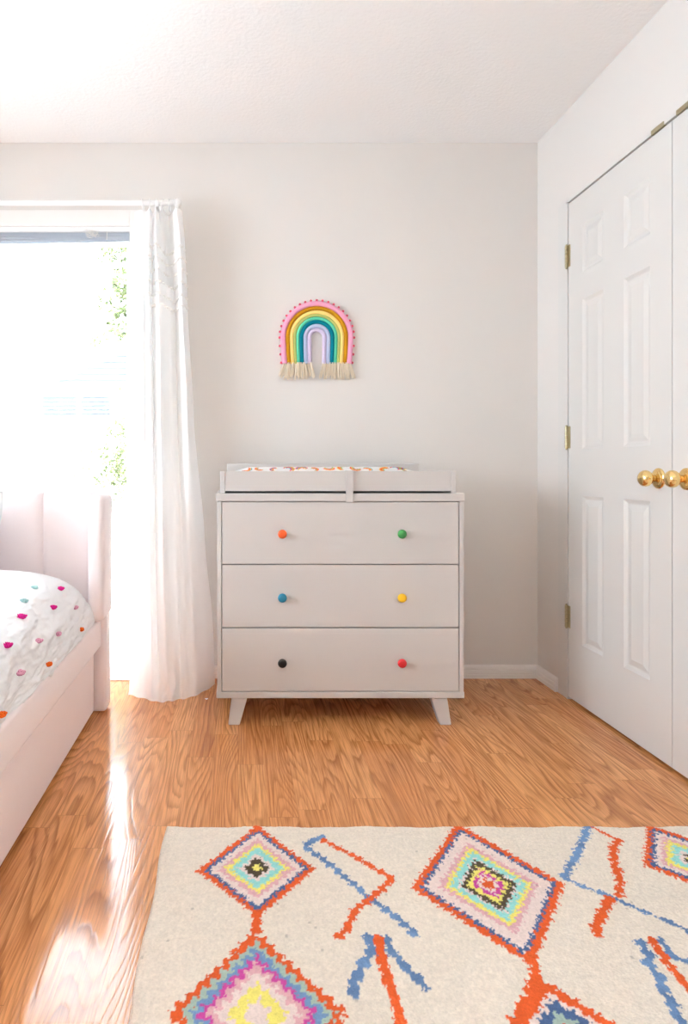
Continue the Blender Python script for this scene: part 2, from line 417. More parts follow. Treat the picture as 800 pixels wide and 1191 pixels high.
for i in range(90):
    a = i*.83; rr = .5+.5*math.sin(i*.37)
    p = at(107+9.5*math.cos(a)*rr*(1-.3*i/90), 270+4.5*math.sin(a*1.13)*(.5+.5*rr)+i*.03, 2.889-.006*math.sin(i*1.7)); pts.append(p)
tube(b, [catmull([tuple(q) for q in pts], i/360) for i in range(361)], .0011, 5)
obj('lift_cord', b, M['cord'], bl, smooth=True, label='tangled white lift cord')

# ---------------------------------------------------------------- curtain rod and curtain
rod = thing('curtain_rod', 'white curtain rod with a round end knob above the patio door', 'curtain rod', (-.9, 2.79, 2.119))
RZ, RY = 2.119, 2.79
b = nb(); cyl(b, (-2.5, RY, RZ), (-.285, RY, RZ), .0115, 20); obj('pole', b, M['rod'], rod, autosmooth=40)
b = nb(); lathe(b, [(0, .0125), (.006, .0145), (.010, .010), (.014, .010), (.018, .016), (.026, .0205), (.034, .0195), (.041, .013), (.044, .004)], (-.292, RY, RZ), (1, 0, 0), 24)
obj('finial', b, M['rod'], rod, smooth=True)
for bx in (-.355, -2.4):
    b = nb(); box(b, bx-.012, bx+.012, YB-.006, YB, RZ-.035, RZ+.03, .002); box(b, bx-.006, bx+.006, RY-.004, YB-.005, RZ-.022, RZ-.012, .002)
    box(b, bx-.007, bx+.007, RY-.017, RY+.017, RZ-.022, RZ-.0125, .002); box(b, bx-.007, bx+.007, RY-.019, RY-.014, RZ-.02, RZ+.004, .002)
    obj('bracket', b, M['rod'], rod)

rowsC = [  # (py at which the row sits is only a height) z, [(px, Y)...]
 (2.078, [(157, 2.79), (164, 2.765), (170, 2.78), (174, 2.745), (178, 2.80), (181, 2.74), (185, 2.80), (189, 2.75), (195, 2.83), (200, 2.80), (204, 2.745), (209, 2.755), (212, 2.79)]),
 (1.95, [(156, 2.80), (163, 2.775), (170, 2.79), (173, 2.74), (177, 2.81), (181, 2.735), (187, 2.80), (193, 2.86), (200, 2.82), (204, 2.76), (208, 2.735), (212, 2.75), (215, 2.80)]),
 (1.70, [(155, 2.80), (162, 2.775), (169, 2.80), (173, 2.73), (177, 2.81), (183, 2.725), (190, 2.76), (197, 2.80), (203, 2.84), (206, 2.81), (210, 2.73), (214, 2.74), (218, 2.80)]),
 (1.20, [(155, 2.80), (162, 2.77), (169, 2.80), (174, 2.72), (179, 2.80), (186, 2.70), (193, 2.76), (200, 2.80), (206, 2.83), (211, 2.76), (216, 2.72), (220, 2.75), (225, 2.81)]),
 (.65, [(154, 2.78), (161, 2.76), (168, 2.77), (175, 2.70), (181, 2.77), (189, 2.67), (196, 2.73), (204, 2.77), (211, 2.78), (217, 2.73), (224, 2.71), (231, 2.76), (238, 2.82)]),
 (.22, [(153, 2.74), (160, 2.73), (168, 2.72), (177, 2.66), (184, 2.72), (193, 2.63), (201, 2.67), (208, 2.72), (216, 2.72), (224, 2.69), (232, 2.71), (241, 2.78), (248, 2.84)]),
 (.075, [(151, 2.71), (159, 2.69), (168, 2.66), (178, 2.63), (187, 2.65), (196, 2.605), (205, 2.60), (209, 2.66), (217, 2.67), (225, 2.68), (233, 2.70), (242, 2.765), (249, 2.82)]),
 (.012, [(150, 2.68), (158, 2.665), (168, 2.64), (177, 2.612), (186, 2.596), (193, 2.602), (200, 2.60), (208, 2.618), (216, 2.635), (225, 2.66), (233, 2.695), (242, 2.75), (250, 2.81)]),
 (.003, [(149, 2.672), (158, 2.655), (168, 2.63), (177, 2.605), (186, 2.590), (193, 2.597), (200, 2.606), (208, 2.615), (216, 2.63), (225, 2.655), (233, 2.69), (242, 2.745), (250, 2.805)])]
ROWS = [(z, [((x-VX)/F*y, y) for x, y in P]) for z, P in rowsC]
def curt(s, z):
    n = len(ROWS)
    for i in range(n-1):
        if z <= ROWS[i][0] and z >= ROWS[i+1][0]: break
    f = (ROWS[i][0]-z)/(ROWS[i][0]-ROWS[i+1][0])
    g = lambda k: catmull(ROWS[min(max(k, 0), n-1)][1], s)
    z0, z1 = ROWS[i][0], ROWS[i+1][0]
    a, c = g(i), g(i+1)
    # hermite in z with finite-difference tangents
    def tan(k):
        k0, k1 = max(k-1, 0), min(k+1, n-1); A, B = g(k0), g(k1); dz = ROWS[k1][0]-ROWS[k0][0]
        return [(bb-aa)/dz*(z1-z0) for aa, bb in zip(A, B)]
    ta, tb = tan(i), tan(i+1)
    h = (2*f**3-3*f*f+1, f**3-2*f*f+f, -2*f**3+3*f*f, f**3-f*f)
    x, y = [h[0]*a[k]+h[1]*ta[k]*.5+h[2]*c[k]+h[3]*tb[k]*.5 for k in (0, 1)]
    w = sm((2.1-z)/.4)
    y += w*(.006*math.sin(s*46+z*1.1)+.004*noise.noise(Vector((s*9, z*2.2, 3)))+.012*noise.noise(Vector((s*4, z*1.3, 8)))*sm((1.6-z)/1.4))
    return Vector((x, y, z))
NS, NT = 170, 150
b = nb(); zs = [2.078-(2.078-.003)*(i/NT) for i in range(NT+1)]
G = [[b.verts.new(curt(j/NS, z)) for j in range(NS+1)] for z in zs]
for i in range(NT):
    for j in range(NS): b.faces.new((G[i][j], G[i][j+1], G[i+1][j+1], G[i+1][j]))
cur = obj('curtain', b, M['curtain'], smooth=True, org=(-.38, 2.7, 0))
tag(cur, 'white gathered floor-length curtain with rows of tiny pompoms, between patio door and dresser', 'curtain')
for px in (166, 174, 181, 189, 197, 204):
    b = nb(); cxr = (px-VX)/F*RY
    tube(b, [(cxr+.003*math.sin(k*2*PI/24+px), RY+.0175*math.cos(k*2*PI/24), RZ-.0105+.026*math.sin(k*2*PI/24)) for k in range(25)], .0022, 6, caps=False)
    obj('curtain_ring', b, M['rod'], cur, smooth=True)
for py in (285, 299, 313, 328, 342, 354):
    z = CZ-(py-VY)*2.75/F; b = nb(); s = .24
    pts = []
    while s < 1.0:
        zz = z+.006*noise.noise(Vector((s*6, py*.3, 0)))-.010*sm((s-.45)/.2)
        p = curt(s, zz)+Vector((0, -.004, 0)); pts.append(p)
        if random.random() < .8: ball(b, p+Vector((0, -.004, 0)), random.uniform(.0056, .0076), 2, (1, .9, .9))
        s += random.uniform(.022, .042)
    tube(b, pts, .0011, 5)
    obj('pompom_trim', b, M['pom'], cur, smooth=True)

# ---------------------------------------------------------------- dresser
def D(px): return (px-VX)/312.6
DY = 2.367
dr = thing('dresser', 'white three-drawer dresser with six differently coloured knobs on splayed legs', 'dresser', (.379, 2.6, 0))
x0, x1 = D(251), D(540.5)
TZ = .861
b = nb(); box(b, x0, x1, DY-.001, 2.862, TZ-.03, TZ, .003); obj('top_panel', b, M['white_lacquer'], dr)
for xa, xb in ((x0+.005, x0+.021), (x1-.019, x1-.004)):
    b = nb(); box(b, xa, xb, DY, 2.86, .12, TZ-.0305, .0015); obj('side_panel', b, M['white_lacquer'], dr)
b = nb(); box(b, x0+.002, x1-.001, DY-.0005, 2.86, .098, .122, .003); obj('bottom_panel', b, M['white_lacquer'], dr)
b = nb(); box(b, x0+.02, x1-.018, 2.84, 2.858, .122, TZ-.03); obj('back_panel', b, M['white_lacquer'], dr)
b = nb()
for z in (.595, .359): box(b, x0+.021, x1-.019, DY+.022, DY+.04, z-.006, z+.006)
obj('cross_rail', b, M['white_lacquer'], dr)
kn = [('orange', 'green'), ('blue', 'yellow'), ('black', 'red')]
for (z0, z1), zk, cols in zip([(.598, .8285), (.3625, .5945), (.1245, .3585)], (.711, .475, .2335), kn):
    b = nb(); box(b, D(258.2), D(533.6), DY+.0015, DY+.02, z0, z1, .0018)
    w = .004; box(b, D(258.2)+.01, D(533.6)-.01, DY+.0205, 2.80, z0+.02, z1-.03)
    dw = obj('drawer', b, M['white_lacquer'], dr)
    for px, c in zip((328, 466.3), cols):
        k = nb(); lathe(k, [(0, .0075), (.006, .0068), (.010, .0075), (.013, .0135), (.017, .0165), (.021, .0166), (.0245, .0145), (.027, .009), (.0278, .002)], (D(px), DY+.0015, zk), (0, -1, 0), 28)
        obj('knob', k, M['knob_'+c], dw, smooth=True, label=c+' round drawer knob')
def leg(tx0, tx1, bx0, bx1, ty0, ty1, by0, by1):
    b = nb(); T = [b.verts.new(p) for p in ((tx0, ty0, .0985), (tx1, ty0, .0985), (tx1, ty1, .0985), (tx0, ty1, .0985))]
    B = [b.verts.new(p) for p in ((bx0, by0, 0), (bx1, by0, 0), (bx1, by1, 0), (bx0, by1, 0))]
    b.faces.new(T); b.faces.new(B[::-1])
    for k in range(4): b.faces.new((T[k], T[(k+1) % 4], B[(k+1) % 4], B[k]))
    bmesh.ops.bevel(b, geom=b.edges[:], offset=.002, segments=2, affect='EDGES'); return b
for f in (0, 1):
    ty = (DY+.004, DY+.05) if f == 0 else (2.80, 2.846); by = (DY-.003, DY+.035) if f == 0 else (2.80, 2.838)
    obj('leg', leg(D(269.6), D(287.6), D(265.6), D(278.6), *ty, *by), M['white_lacquer'], dr)
    obj('leg', leg(D(502.3), D(520.4), D(511.8), D(524.6), *ty, *by), M['white_lacquer'], dr)

# changing tray on the dresser
TY0, TY1 = DY+.004, 2.80
TT, TB = .944, .869
tr = thing('changing_tray', 'white wooden changing tray sitting on top of the white dresser', 'changing tray', (.385, 2.58, TZ))
tx0, tx1 = D(256), D(531)
b = nb(); box(b, tx0+.018, tx1-.018, TY0+.002, TY0+.017, TB, TT, .0015); obj('front_board', b, M['white_lacquer'], tr)
for xa, xb in ((tx0, tx0+.019), (tx1-.019, tx1)):
    b = nb(); box(b, xa, xb, TY0, TY1, TZ+.0005, TT+.0005, .0025); obj('side_board', b, M['white_lacquer'], tr)
b = nb(); box(b, tx0+.0195, tx1-.0195, TY1-.016, TY1-.001, TB, .9755, .002); obj('back_board', b, M['white_lacquer'], tr)
b = nb(); box(b, tx0+.019, tx1-.019, TY0+.03, TY1-.02, TB+.001, TB+.009); obj('base_board', b, M['white_lacquer'], tr)
b = nb(); box(b, D(402), D(410.5), DY-.0065, DY-.002, .8285, TT+.002, .001); box(b, D(402), D(410.5), DY-.005, TY0+.02, TT-.0005, TT+.003, .001)
obj('centre_bracket', b, M['white_lacquer'], tr)

# changing pad with printed motifs: a contoured heightfield, raised towards both long edges
px0, px1, py0, py1 = tx0+.022, tx1-.022, TY0+.02, TY1-.018
nx, ny = 300, 120
xs = np.linspace(px0, px1, nx); ysn = np.linspace(py0, py1, ny)
P2 = [lin(235, 90, 60)[:3], lin(250, 195, 70)[:3], lin(70, 160, 190)[:3], lin(225, 70, 100)[:3], lin(150, 190, 110)[:3], lin(245, 150, 70)[:3]]
motifs = []
rr = random.Random(4)
gx = px0+.03
while gx < px1-.01:
    gy = py0+.02
    while gy < py1:
        motifs.append((gx+rr.uniform(-.012, .012), gy+rr.uniform(-.012, .012), rr.uniform(0, 2*PI), rr.randrange(6), rr.uniform(.020, .030))); gy += .055
    gx += .058
verts, cols = [], []
for j, y in enumerate(ysn):
    for i, x in enumerate(xs):
        v = (y-py0)/(py1-py0); u = (x-px0)/(px1-px0)
        edge = min(1, min(u, 1-u)/.035)**.5 * min(1, min(v, 1-v)/.05)**.5
        side = .022*(1-sm(u/.10))*0
        ends = 1-.22*(1-sm(min(u, 1-u)/.12))
        zc = .905 + (.064 if v > .5 else .040)*ends*abs(2*v-1)**1.3*ends
        z = TB+.010 + (zc-TB-.010)*edge
        z += .0012*noise.noise(Vector((x*30, y*30, 0)))
        verts.append((x, y, z))
        c = (.86, .85, .84)
        for mx, my, ang, ci, rad in motifs:
            dx, dy = x-mx, y-my
            if abs(dx) > rad or abs(dy) > rad: continue
            lx = dx*math.cos(ang)+dy*math.sin(ang); ly = -dx*math.sin(ang)+dy*math.cos(ang)
            r = math.hypot(lx, ly)
            if ly > 0 and rad*.3 < r < rad:
                band = int((r/rad-.3)/.7*4); c = P2[(ci+band) % 6] if band < 4 else c
            elif ly <= 0 and abs(abs(lx)-rad*.65) < rad*.10 and ly > -rad*.3: c = P2[(ci+1) % 6]
        cols.append((*c, 1))
def grid_mesh(name, verts, cols, nx, ny, extra_skirt=None):
    me = bpy.data.meshes.new(name)
    idx = np.arange(nx*ny).reshape(ny, nx)
    q = np.stack([idx[:-1, :-1], idx[:-1, 1:], idx[1:, 1:], idx[1:, :-1]], -1).reshape(-1, 4)
    verts = list(verts); cols = list(cols); faces = q.tolist()
    if extra_skirt is not None:      # closes the border down to a lower height
        ring = list(idx[0, :]) + list(idx[1:, -1]) + list(idx[-1, -2::-1]) + list(idx[-2:0:-1, 0]); n0 = len(verts)
        for r in ring:
            verts.append((verts[r][0], verts[r][1], extra_skirt)); cols.append(cols[r])
        n = len(ring)
        for k in range(n): faces.append([int(ring[k]), n0+k, n0+(k+1) % n, int(ring[(k+1) % n])])
        faces.append([n0+k for k in range(n)][::-1])
    me.from_pydata([tuple(map(float, v)) for v in verts], [], faces)
    a = me.color_attributes.new('pattern', 'FLOAT_COLOR', 'POINT'); a.data.foreach_set('color', np.array(cols, dtype=np.float32).ravel())
    return me
me = grid_mesh('changing_pad', verts, cols, nx, ny, TB+.0095)
tag(link('changing_pad', me, M['pad'], smooth=True, org=(.385, 2.58, TB)), 'white changing pad printed with small colourful motifs, lying in the tray', 'changing pad')

# ---------------------------------------------------------------- rope rainbow on the wall
RX, RZc = (368.7-VX)/257.0, 1.549
rb = thing('rainbow_wall_hanging', 'yarn-wrapped rope rainbow with cream fringe hanging on the wall above the dresser', 'wall hanging', (RX, YB-.02, 1.4))
u = .000681
bands = [('lilac', 50, 13.5), ('periwinkle', 77, 13.5), ('teal', 103, 13.5), ('mint', 127, 11.5), ('olive', 147.5, 10), ('yellow', 169, 12), ('mustard', 195, 13.5), ('pink', 225, 17.5)]
def arch(rad, n=40, leg=175):
    pts = []
    for i in range(7): f = i/6; pts.append((-rad*(1-.045*(1-f)**1.5), -leg*(1-f)))
    for i in range(1, n): a = PI-PI*i/n; pts.append((rad*math.cos(a), rad*math.sin(a)))
    for i in range(7): f = i/6; pts.append((rad*(1-.045*f**1.5), -leg*f))
    return pts
for nme, rad, hw in bands:
    b = nb(); tube(b, [(RX+p[0]*u, YB-.002-.0115, RZc+p[1]*u) for p in arch(rad)], hw*u*1.02, 12)
    obj('rope', b, M['rope_'+nme], rb, smooth=True, label=nme+' yarn-wrapped rope arch')
pp = arch(248, 60, 168); acc = 0; last = None; step = 34.5
pl = []; 
for p in pp:
    if last is not None: acc += math.hypot(p[0]-last[0], p[1]-last[1])
    if last is None or acc >= step-3: pl.append(p); acc = 0
    last = p
for p in pl:
    b = nb(); ball(b, (RX+p[0]*u, YB-.012, RZc+p[1]*u), .0058, 2, (1, .9, 1))
    for v in b.verts: v.co += v.normal*0 + Vector((noise.noise(v.co*900), noise.noise(v.co*900+Vector((5, 0, 0))), noise.noise(v.co*900+Vector((0, 7, 0)))))*.0012
    obj('pompom', b, M['rim_pom'], rb, smooth=True)
for sgn in (-1, 1):
    b = nb()
    for k in range(120):
        f = random.random(); xt = 38+f*(225-38); spread = (f-.4)*48
        ln = random.uniform(78, 114)*(1-.12*abs(f-.6)); yy = YB-.006-random.random()*.018
        top = (RX+sgn*xt*u, yy, RZc-168*u); w = random.uniform(-11, 11)
        mid = (RX+sgn*(xt+spread*.5)*u+w*u*.6, yy-random.uniform(-.003, .003), RZc-(170+ln*.5)*u)
        end = (RX+sgn*(xt+spread)*u+w*u, yy+random.uniform(-.002, .003), RZc-(172+ln)*u)
        tube(b, [catmull([top, mid, end], i/6) for i in range(7)], lambda t: .0019*(1-.2*t), 5)
    obj('fringe', b, M['tassel'], rb, smooth=True, label='cream yarn fringe')

# ---------------------------------------------------------------- rug
RT = .012
def fl(px, py):
    Y = F*(CZ-RT)/(py-VY); return ((px-VX)/F*Y, Y)
ccol = lambda *c: np.array(lin(*c)[:3])
CREAM = ccol(238, 228, 214); ORA = ccol(226, 98, 50); BLU = ccol(122, 156, 200); DBL = ccol(82, 108, 152); GRG = ccol(175, 198, 186)
MAG = ccol(212, 84, 165); PNK = ccol(228, 180, 186); PAL = ccol(240, 222, 216); YEL = ccol(244, 234, 128); TUR = ccol(160, 226, 220); DRK = ccol(92, 80, 62)
xs = np.concatenate([np.arange(-.19, 1.22, .0028), np.arange(1.22, 1.311, .01)])
ysr = np.concatenate([np.arange(-.75, .95, .02), np.arange(.95, 1.02, .006), np.arange(1.02, 1.679, .0028)])
XX, YY = np.meshgrid(xs, ysr)
# knots: the pattern is read at knot centres, which makes the stepped edges of a hand-tufted rug
def hsh(a, b_, s): 
    t = np.sin(a*127.1+b_*311.7+s*74.7)*43758.5453; return t-np.floor(t)
kx, ky = .0056, .0062
XQ = (np.floor(XX/kx+.35*np.sin(YY*260))+.5)*kx; YQ = (np.floor(YY/ky+.3*np.sin(XX*310))+.5)*ky
IX, IY = np.floor(XX/kx), np.floor(YY/ky)
J1, J2 = hsh(IX, IY, 1)-.5, hsh(IX, IY, 2)-.5
PX, PY = XQ+J1*.003, YQ+J2*.003
COL = np.empty(XX.shape+(3,)); COL[:] = CREAM
HGT = np.zeros(XX.shape)
def quad(V, rings, tooth, amp, blue_edge=None, slant=0):
    V = np.array(V); c = V.mean(0); t = np.full(XX.shape, 9.0); 
    for k in range(4):
        a, b2 = V[k], V[(k+1) % 4]; e = b2-a; L = np.hypot(*e); e = e/L; n = np.array((-e[1], e[0]))
        if np.dot(c-a, n) < 0: n = -n
        D0 = np.dot(c-a, n)
        d = (PX-a[0])*n[0]+(PY-a[1])*n[1]; s = (PX-a[0])*e[0]+(PY-a[1])*e[1]
        saw = np.abs(((s+slant*d)/tooth) % 1-.5)*2          # 0..1 triangle
        tk = (d + (saw-.5)*amp)/D0
        t = np.minimum(t, tk)
    t0 = 0
    for tt, col in rings:
        m = (t >= t0) & (t < tt+1e-6); COL[m] = col; HGT[m] += .0012; t0 = tt
def line(pts, col, hw, tooth=.022, amp=.4, ext=True):
    F_ = [np.array(fl(*p)) for p in pts]; best = np.full(XX.shape, 9.0); acc = 0
    for a, b2 in zip(F_, F_[1:]):
        e = b2-a; L = np.hypot(*e); e = e/L
        s = np.clip((PX-a[0])*e[0]+(PY-a[1])*e[1], 0, L)
        d = np.hypot(PX-a[0]-e[0]*s, PY-a[1]-e[1]*s)
        w = hw*(1+amp*(np.abs(((s+acc)/tooth) % 1-.5)*4-1))
        best = np.minimum(best, d/w); acc += L
    m = best < 1; COL[m] = col; HGT[m] += .0012
    if col is BLU:                                        # the blue yarn changes dye lot along the stroke
        k = (.5+.5*np.sin(XX*47+YY*31+np.sin(YY*83)))[..., None]*.55
        COL[m] = (COL*(1-k)+DBL*k)[m]
# diamond by the left corner
v1 = [fl(299.2, 960), fl(367, 1010.5), fl(299.2, 1066), fl(229, 1012.4)]
quad(v1, [(.12, ORA), (.20, DBL), (.34, PAL), (.45, PNK), (.54, YEL), (.68, TUR), (.77, PAL), (.90, DRK), (9, YEL)], .017, .007)
line([(299.2, 952), (299, 966)], ORA, .008)
line([(229, 1012.4), (222, 1012.5)], ORA, .003)
line([(299, 1064), (297, 1086)], ORA, .0095)
cx2, cy2 = fl(299, 1179); top2 = fl(296.5, 1083)
wv = [top2, fl(404, 1179), (cx2, 2*cy2-top2[1]), fl(194, 1179)]
quad(wv, [(.13, ORA), (.23, GRG), (.33, BLU), (.41, MAG), (.52, PNK), (.66, PAL), (.83, YEL), (9, PAL)], .026, .013)
v3 = [fl(531, 957.5), fl(656, 1027.5), fl(620, 1124), fl(478, 1032.6)]
quad(v3, [(.11, ORA), (.17, DBL), (.35, PAL), (.43, PNK), (.50, YEL), (.60, TUR), (.63, PAL), (.72, DRK), (.79, YEL), (.85, MAG), (.90, PAL), (9, ORA)], .016, .009, slant=.8)
ca = np.array(fl(806, 1001)); A4, B4 = np.array(fl(751.5, 958)), np.array(fl(748, 1006))
quad([A4, B4, 2*ca-A4, 2*ca-B4], [(.14, ORA), (.23, DBL), (.36, PAL), (.46, PNK), (.58, YEL), (.72, TUR), (.84, PAL), (.93, DRK), (9, YEL)], .016, .009, slant=.8)
line([(619, 1119), (624, 1134), (619, 1147), (609, 1171), (597, 1192)], ORA, .010, .02, .4)
p5 = np.array(fl(630, 1139)); l5 = np.array(fl(597, 1192))-p5; r5 = np.array(fl(716, 1191))-p5
l5 = l5/np.hypot(*l5)*.36; r5 = r5/np.hypot(*r5)*.33
quad([p5, p5+r5, p5+r5+l5, p5+l5], [(.11, ORA), (.17, PAL), (.27, DBL), (.36, GRG), (.60, ORA), (.75, YEL), (9, TUR)], .02, .010, slant=.5)
# zigzag strokes
line([(374, 973.5), (360, 978), (354, 984), (367.6, 993.6), (384.6, 1005.7), (399.5, 1019), (416.5, 1031.8), (425, 1041.4), (442, 1053), (455.8, 1062.6), (471.7, 1075.4), (481, 1085)], BLU, .0075, .026, .55)
line([(377, 977.6), (410, 994.6), (432.4, 1008.4), (457, 1021), (442, 1035), (431, 1044.6), (414, 1057), (404, 1077), (403, 1081), (391, 1090)], ORA, .0075, .021, .45)
line([(429, 1091), (431.8, 1106), (424, 1116), (418.6, 1130.6), (411, 1140), (411, 1154)], BLU, .0095, .036, .45)
line([(448.4, 1093.4), (453, 1104), (464.3, 1116.7), (479, 1132.7), (496, 1149)], BLU, .0085, .034, .55)
line([(440, 1092), (444, 1112.5), (450.5, 1140), (459, 1163.5), (467, 1193), (480, 1240)], ORA, .0095, .05, .12)
line([(685, 960), (677, 980), (668, 998), (656, 1020)], BLU, .0085, .013, .45)
line([(656, 1021), (684, 1033), (708, 1041), (716, 1045), (728, 1051), (758, 1064), (778, 1071.6), (800, 1083), (840, 1102)], BLU, .0052, .04, .5)
line([(691, 963), (704, 970), (721, 978)], ORA, .0045, .025, .4)
line([(719, 978), (714, 984), (713, 998), (717, 1012), (721, 1026), (719, 1042)], ORA, .0085, .014, .5)
line([(708, 1046), (700, 1062), (692, 1079), (695, 1087)], ORA, .0095, .014, .45)
line([(745, 1096.5), (755, 1111), (754, 1120), (767, 1136), (772.5, 1155), (782, 1165), (781, 1173), (795, 1192), (812, 1230)], BLU, .0085, .03, .35)
line([(757, 1093), (778, 1121), (800, 1148), (850, 1210)], ORA, .0085, .05, .1)
line([(769, 1094), (783, 1113), (800, 1118), (830, 1130)], BLU, .0062, .034, .4)
# out of the frame, the same kinds of motif go on towards the camera
line([(500, 1290), (560, 1400), (640, 1450)], BLU, .008)
# yarn variation
vb = 1+.10*(hsh(IX, IY, 5)-.5)+.05*(hsh(np.floor(XX/.02), IY, 6)-.5)
COL = np.clip(COL*vb[..., None], 0, 1)
fleck = hsh(IX, IY, 9) > .9985
COL[fleck] *= .68
ridge = .0007*np.sin(YY/ky*2*PI)+.0009*(J1+J2)
edge = np.minimum.reduce([XX-xs[0], xs[-1]-XX, YY-ysr[0], ysr[-1]-YY])
ZZ = RT-.001+HGT*.8+ridge - .006*np.clip(1-edge/.006, 0, 1)
wob = .0025*np.sin(XX*23)+.0015*np.sin(XX*61)
YYw = YY + wob*np.clip((YY-1.5)/.18, 0, 1); XXw = XX + (.003*np.sin(YY*19))*np.clip((.0-XX)/.19, 0, 1)
me = grid_mesh('rug', np.stack([XXw, YYw, ZZ], -1).reshape(-1, 3), np.concatenate([COL, np.ones(XX.shape+(1,))], -1).reshape(-1, 4), len(xs), len(ysr), .001)
tag(link('area_rug', me, M['rug'], smooth=True, org=(.56, .46, 0)), 'cream wool rug with colourful diamonds and zigzag strokes on the wood floor', 'rug')

# ---------------------------------------------------------------- bed
bed = thing('upholstered_bed', 'blush pink velvet bed with channel-tufted winged headboard at the patio door', 'bed', (-1.07, 1.4, 0))
XC = -1.07
b = nb()
for s in (1, -1):
    q = lambda x: XC+s*(x-XC)
    xa, xb = sorted((q(-.60), q(-.53))); box(b, xa, xb, .42, 2.47, .262, .372, .012, 3)
    xa, xb = sorted((q(-.60), q(-.556))); box(b, xa, xb, .44, 2.455, .017, .27, .008, 3)
obj('side_rail', b, M['velvet'], bed, autosmooth=50)
b = nb(); box(b, XC-.54, XC+.54, .36, .42, .262, .372, .012, 3); box(b, XC-.514, XC+.514, .38, .44, .017, .27, .008, 3); obj('foot_rail', b, M['velvet'], bed, autosmooth=50)
b = nb(); box(b, XC-.47, XC+.47, .42, 2.45, .25, .29); obj('slat_base', b, M['velvet'], bed)
for s in (1, -1):                                   # wing posts down to the floor
    q = lambda x: XC+s*(x-XC)
    b = nb(); xa, xb = sorted((q(-.575), q(-.513))); box(b, xa, xb, 2.475, 2.565, .006, .39, .014, 4); obj('headboard_post', b, M['velvet'], bed, autosmooth=60)
    b = nb(); xa, xb = sorted((q(-.568), q(-.506)))
    # wing: long vertical cushion with rounded corners
    box(b, xa, xb, 2.385, 2.565, .374, .856, .024, 6)
    for v in b.verts:                               # slight swell
        if v.co.z > .80: v.co.y += (v.co.z-.80)*.25
    obj('wing', b, M['velvet'], bed, autosmooth=60)
b = nb(); nch = 5; w = 1.0/nch; prof_ = []
for k in range(nch):
    x0c = XC-.5+k*w
    for i in range(17):
        f = i/16; d = math.sqrt(max(0, 1-(2*f-1)**4))*.026
        prof_.append((x0c+f*w, 2.515-d))
zt = .868; cols_ = []
for (x, y) in prof_:
    bulge = (2.515-y)
    col_ = [b.verts.new((x, y, .02)), b.verts.new((x, y, .6)), b.verts.new((x, y, zt-.03))]
    for i in range(1, 6):
        a = i/5*PI/2; col_.append(b.verts.new((x, y+(.03)*(1-math.cos(a)), zt-.03+.03*math.sin(a)*(.75+.25*bulge/.026))))
    col_.append(b.verts.new((x, 2.60, zt-.004))); col_.append(b.verts.new((x, 2.60, .02)))
    cols_.append(col_)
for a, c in zip(cols_, cols_[1:]):
    for i in range(len(a)-1): b.faces.new((a[i], a[i+1], c[i+1], c[i]))
    b.faces.new((a[-1], a[0], c[0], c[-1]))
b.faces.new(cols_[0]); b.faces.new(cols_[-1][::-1])
bmesh.ops.remove_doubles(b, verts=b.verts, dist=1e-5)
obj('headboard_panel', b, M['velvet'], bed, autosmooth=50)
# mattress
b = nb(); box(b, XC-.455, XC+.455, .50, 2.32, .291, .50, .05, 4)
tag(obj('mattress', b, M['pillow'], autosmooth=50, org=(XC, 1.4, .291)), 'white mattress lying in the pink bed under the duvet', 'mattress')

# duvet: swept cross-section, wrinkled, closing down in front of the headboard
half = [(0, .605), (.17, .60), (.30, .592), (.38, .580), (.435, .562), (.472, .532), (.495, .498), (.511, .458), (.522, .42), (.528, .392), (.530, .372)]
prof_ = [(XC-x, z) for x, z in half[::-1]] + [(XC+x, z) for x, z in half[1:]]
def duv(s, y):
    x, z = catmull([tuple(p) for p in prof_], s)
    e = max(0, (y-2.16)/.245); k = math.sqrt(max(0, 1-min(e, 1)**2.6)) if e > 0 else 1
    zz = .42+(z-.42)*(.12+.88*k) if z > .42 else z
    x = XC+(x-XC)*(1-.025*max(0, e)**2)
    e2 = max(0, (.62-y)/.14); zz -= .12*min(e2, 1)**2*(1 if z > .42 else 0)
    p = Vector((x, y, zz)); q = Vector((s*7.0, y*3.2, 0))
    side = sm((abs(x-XC)-.25)/.2)
    r = 0
    for f, a in ((.8, .006), (1.9, .0035), (4.3, .0017), (9, .0008)):
        n = noise.noise(Vector((s*9*f+y*2.6*f, y*4.2*f-s*2*f, f*3)))
        r += a*(1-2.2*abs(n))
    r += .0008*noise.noise(Vector((s*90, y*26, 2)))
    nrm = Vector((math.copysign(side, x-XC), 0, 1-side*.75)).normalized()
    low = sm((.46-zz)/.07)*(.5+.5*math.sin(y*17+2*math.sin(y*7)))*.004
    return p + nrm*(r*(.8+.5*side)) + Vector((math.copysign(low*.7, x-XC), 0, low*.9-.002))
NU, NV = 230, 260
b = nb(); G = [[b.verts.new(duv(j/NV, .50+(2.405-.50)*i/NU)) for j in range(NV+1)] for i in range(NU+1)]
for i in range(NU):
    for j in range(NV): b.faces.new((G[i][j], G[i][j+1], G[i+1][j+1], G[i+1][j]))
tree_d = BVHTree.FromBMesh(b)
dv = obj('duvet', b, M['cotton'], smooth=True, org=(XC, 1.4, .372))
tag(dv, 'white duvet with pink, orange and pale tufted dots spread over the pink bed', 'duvet')
s_ = dv.modifiers.new('thickness', 'SOLIDIFY'); s_.thickness = .012; s_.offset = -1
